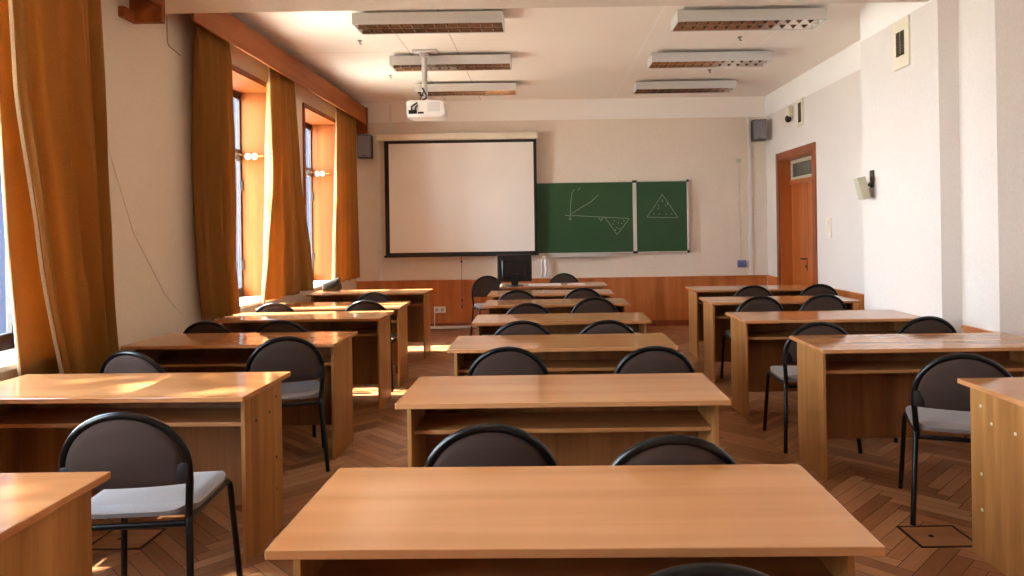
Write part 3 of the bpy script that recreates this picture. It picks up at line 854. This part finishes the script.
# ------------------------------------------------------------------ ceiling lights
def make_light():
    o = empty('ceiling_light'); L, D, H = 1.29, .33, .098
    bm = NB(); th = .012
    box(bm, 0, L, 0, th, -H, 0, .002); box(bm, 0, L, D-th, D, -H, 0, .002)
    box(bm, 0, th, th, D-th, -H, 0, .002); box(bm, L-th, L, th, D-th, -H, 0, .002); box(bm, th, L-th, th, D-th, -.012, 0)
    for x in (.25, L-.25): box(bm, x-.03, x+.03, D/2-.03, D/2+.03, 0, .0295, .002)
    obj('housing', bm, M['metal'], o)
    bm = NB()
    for y0, y1 in ((th, D/2), (D/2, D-th)):
        prism(bm, [(y0+.001, -H+.004), (y0+.028, -.05), (y0+.03, -.05), (y0+.004, -H+.004)], 'yz', th+.001, L-th-.001)
        prism(bm, [(y1-.001, -H+.004), (y1-.028, -.05), (y1-.03, -.05), (y1-.004, -H+.004)], 'yz', th+.001, L-th-.001)
    n = 13
    for i in range(1, n):
        x = i*L/n
        prism(bm, [(x-.016, -.05), (x+.016, -.05), (x+.002, -H+.001), (x-.002, -H+.001)], 'xz', th+.03, D/2-.03)
        prism(bm, [(x-.016, -.05), (x+.016, -.05), (x+.002, -H+.001), (x-.002, -H+.001)], 'xz', D/2+.03, D-th-.03)
    obj('louvre', bm, M['mirror'], o)
    for y in (D*.27, D*.73):
        bm = NB(); tube(bm, [(.05, y, -.034), (L-.05, y, -.034)], .013, 10); obj('tube', bm, M['tube'], o, True)
    return o
lp = make_light(); first = True
for (x, y, lab) in ((-1.59, 6.14, 'left ceiling light nearest the beam'), (-1.59, 7.66, 'left ceiling light behind the projector pole'),
                    (-1.585, 9.15, 'left ceiling light nearest the screen wall, behind the projector'), (1.20, 6.20, 'right ceiling light nearest the beam'),
                    (1.21, 7.70, 'right ceiling light in the middle of its row'), (1.24, 9.21, 'right ceiling light nearest the chalkboard wall')):
    o = lp if first else copy_tree(lp); first = False
    o.location = (x, y, ZC-.03); tag(o, 'unlit long louvred fixture, ' + lab, 'ceiling light', 'louvred ceiling lights in two rows')
for (x, y, lab) in ((-1.77, 7.13, 'left, just past the nearest light'), (-1.80, 8.73, 'left, between the middle and far lights'), (2.02, 7.22, 'right, just past the nearest light'), (2.06, 8.70, 'right, between the middle and far lights')):
    bm = NB(); disc(bm, (0, 0, -.001), (0, 0, -1), .022, .010); tube(bm, [(0, 0, -.01), (0, 0, -.03), (.016, 0, -.04)], .008, 8)
    o = onwall('ceiling_hook', 'tiny grey hook on the ceiling, ' + lab, 'hook', bm, plain('grey_hook', (150, 138, 128), .5), True, 'hooks on the ceiling'); o.location = (x, y, ZC)

# ------------------------------------------------------------------ projector
o = thing('projector', 'white projector hanging from the ceiling on a grey pole', 'projector', (-1.175, 7.58, ZC))
bm = NB(); box(bm, -.15, .11, -.07, .07, -.022, -.001, .006); tube(bm, [(-.03, 0, -.02), (-.03, 0, -.07)], .05, 16); obj('ceiling_plate', bm, M['metal'], o, True)
bm = NB(); tube(bm, [(-.03, 0, -.06), (-.03, 0, -.42)], .030, 16); obj('pole', bm, M['metal'], o, True)
bm = NB(); tube(bm, [(-.03, 0, -.40), (-.03, 0, -.46)], .035, 12); tube(bm, [(-.03, 0, -.45), (0, 0, -.53)], .02, 10)
for dx in (-.09, .09):
    for dy in (-.07, .09): tube(bm, [(0, 0, -.51), (dx, dy, -.548)], .006, 6)
obj('mount_arms', bm, M['metal'], o, True)
bm = NB(); prism(bm, [(-.20, -.70), (-.175, -.722), (.155, -.722), (.20, -.69), (.185, -.56), (.15, -.55), (-.17, -.55), (-.20, -.57)], 'xz', -.16, .15)
bmesh.ops.bevel(bm, geom=bm.edges[:], offset=.008, segments=2, affect='EDGES'); body = obj('body', bm, M['porcelain'], o, True)
bm = NB()
for i in range(7): box(bm, .02, .15, -.1625, -.1605, -.665+i*.014, -.658+i*.014)
obj('vent_grille', bm, M['metal'], body)
bm = NB(); box(bm, -.175, -.09, -.163, -.1605, -.69, -.65, .002); box(bm, -.08, -.02, -.163, -.1605, -.69, -.67, .002); obj('connector_panel', bm, M['blackplastic'], body)
bm = NB(); disc(bm, (-.10, .149, -.635), (0, 1, 0), .045, .03, 20); obj('lens', bm, M['screenglass'], body, True)
bm = NB(); tube(bm, [(-.05, -.03, -.40), (-.01, -.07, -.47), (.0, -.10, -.52), (-.08, -.15, -.57), (-.14, -.19, -.62), (-.14, -.165, -.67)], .009, 8)
tube(bm, [(-.03, -.03, -.42), (-.06, -.07, -.50), (-.07, -.14, -.58), (-.10, -.18, -.63), (-.11, -.165, -.67)], .007, 8); obj('cables', bm, M['blackplastic'], o, True)

# ------------------------------------------------------------------ outside
bm = NB(); box(bm, -60, XO-.05, -30, 70, -4.6, -4.5); struct('ground', bm, M['ground'])
o = thing('building', 'added dark building blocking the bright sky behind the window gaps', 'building', (-11, 20, -4.5))  # added to keep blown-out sky from showing in the window gaps
bm = NB(); box(bm, -10, 0, 0, 34, 0, 15); obj('facade', bm, M['building'], o)
bm = NB()
for k in range(9):
    for j in range(4): box(bm, .001, .03, 1.5+k*3.5, 3.0+k*3.5, 1.5+j*3.4, 3.5+j*3.4)
obj('window', bm, plain('dull_window_grey', (36, 38, 46), .95, 0, .05), o)

# added unseen tree; its crown blocks sun from the nearest windows
o = thing('tree', 'added out-of-view tree blocking sun from the nearest windows', 'tree', (-9.3, 2.1, -4.5))
bm = NB(); tube(bm, [(0, 0, 0), (.05, .1, 4), (-.05, 0, 8.5), (0, .1, 13.5)], .2, 12, rad=[.26, .2, .15, .06])
for k in range(9):
    a = k*2.4; z = 9+k*.55; tube(bm, [(0, 0, z), (1.0*math.cos(a), 1.1*math.sin(a), z+.7), (1.7*math.cos(a), 2.0*math.sin(a), z+.9)], .05, 6, rad=[.07, .045, .02])
obj('trunk', bm, plain('bark', (92, 76, 62), .9), o, True)
bm = NB(); rl = random.Random(3)
for _ in range(2000):
    while 1:
        p = Vector((rl.uniform(-1, 1), rl.uniform(-1, 1), rl.uniform(-1, 1)))
        if p.length < 1: break
    c = Vector((p.x*1.9, p.y*2.7, 13.2+p.z*2.1)); q = Vector((rl.gauss(0, 1), rl.gauss(0, 1), rl.gauss(0, 1))).normalized(); w_ = q.orthogonal().normalized(); h_ = q.cross(w_)
    l_ = rl.uniform(.12, .2)
    bm.faces.new([bm.verts.new(c+w_*a*l_+h_*b*l_*.6) for a, b in ((-1, 0), (-.3, -.8), (.6, -.6), (1, 0), (.6, .6), (-.3, .8))])
obj('foliage', bm, fabric('leaf_green', (84, 108, 52), .7, .3, 40), o)

# ------------------------------------------------------------------ light
wd = bpy.data.worlds.new('World'); S.world = wd; wd.use_nodes = True
nt = wd.node_tree; bg = nt.nodes['Background']
tc = nt.nodes.new('ShaderNodeTexCoord'); sp = nt.nodes.new('ShaderNodeSeparateXYZ'); rp = nt.nodes.new('ShaderNodeValToRGB')
nt.links.new(tc.outputs['Generated'], sp.inputs[0]); nt.links.new(sp.outputs['Z'], rp.inputs['Fac'])
e = rp.color_ramp.elements; e[0].position = 0; e[0].color = (.95, .98, 1.0, 1); e[1].position = .6; e[1].color = (.62, .78, 1.0, 1)
nt.links.new(rp.outputs['Color'], bg.inputs['Color']); bg.inputs['Strength'].default_value = 14.0
sun = bpy.data.lights.new('sun', 'SUN'); sun.energy = 20; sun.angle = math.radians(.6); sun.color = (1, .93, .80)
so = bpy.data.objects.new('sun', sun); COL.objects.link(so)
so.rotation_euler = Vector((1, .08, -1.12)).to_track_quat('-Z', 'Y').to_euler()
for (a, b_) in WIN:
    al = bpy.data.lights.new('sky_portal', 'AREA'); al.shape = 'RECTANGLE'; al.size = ZH-ZS; al.size_y = b_-a
    al.cycles.is_portal = True
    ao = bpy.data.objects.new('sky_portal', al); COL.objects.link(ao)
    ao.location = (-3.13, (a+b_)/2, (ZS+ZH)/2); ao.rotation_euler = (0, -PI/2, 0)

# ------------------------------------------------------------------ camera
F, CX, CY, ROLL = 720, 541.4, 229.3, -.0153
cam = bpy.data.cameras.new('camera'); cam.sensor_width = 36; cam.lens = 36*F/1024
cam.shift_x = (512-CX)/1024; cam.shift_y = (CY-288)/1024
cam.clip_start = .05; cam.clip_end = 300
co = bpy.data.objects.new('camera', cam); COL.objects.link(co)
co.matrix_world = Matrix.Translation((0, 0, 1.44)) @ Matrix.Rotation(PI/2, 4, 'X') @ Matrix.Rotation(ROLL, 4, 'Z')
S.camera = co
S.view_settings.view_transform = 'Standard'; S.view_settings.look = 'None'
S.view_settings.gamma = 1; S.view_settings.use_curve_mapping = False
S.view_settings.exposure = 1.68
S.cycles.use_denoising = True
S.cycles.use_guiding = True; S.cycles.use_surface_guiding = True; S.cycles.guiding_training_samples = 64
S.cycles.denoising_input_passes = 'RGB_ALBEDO_NORMAL'; S.cycles.denoising_prefilter = 'ACCURATE'
S.cycles.max_bounces = 10; S.cycles.diffuse_bounces = 6; S.cycles.transparent_max_bounces = 12
S.cycles.sample_clamp_indirect = 8
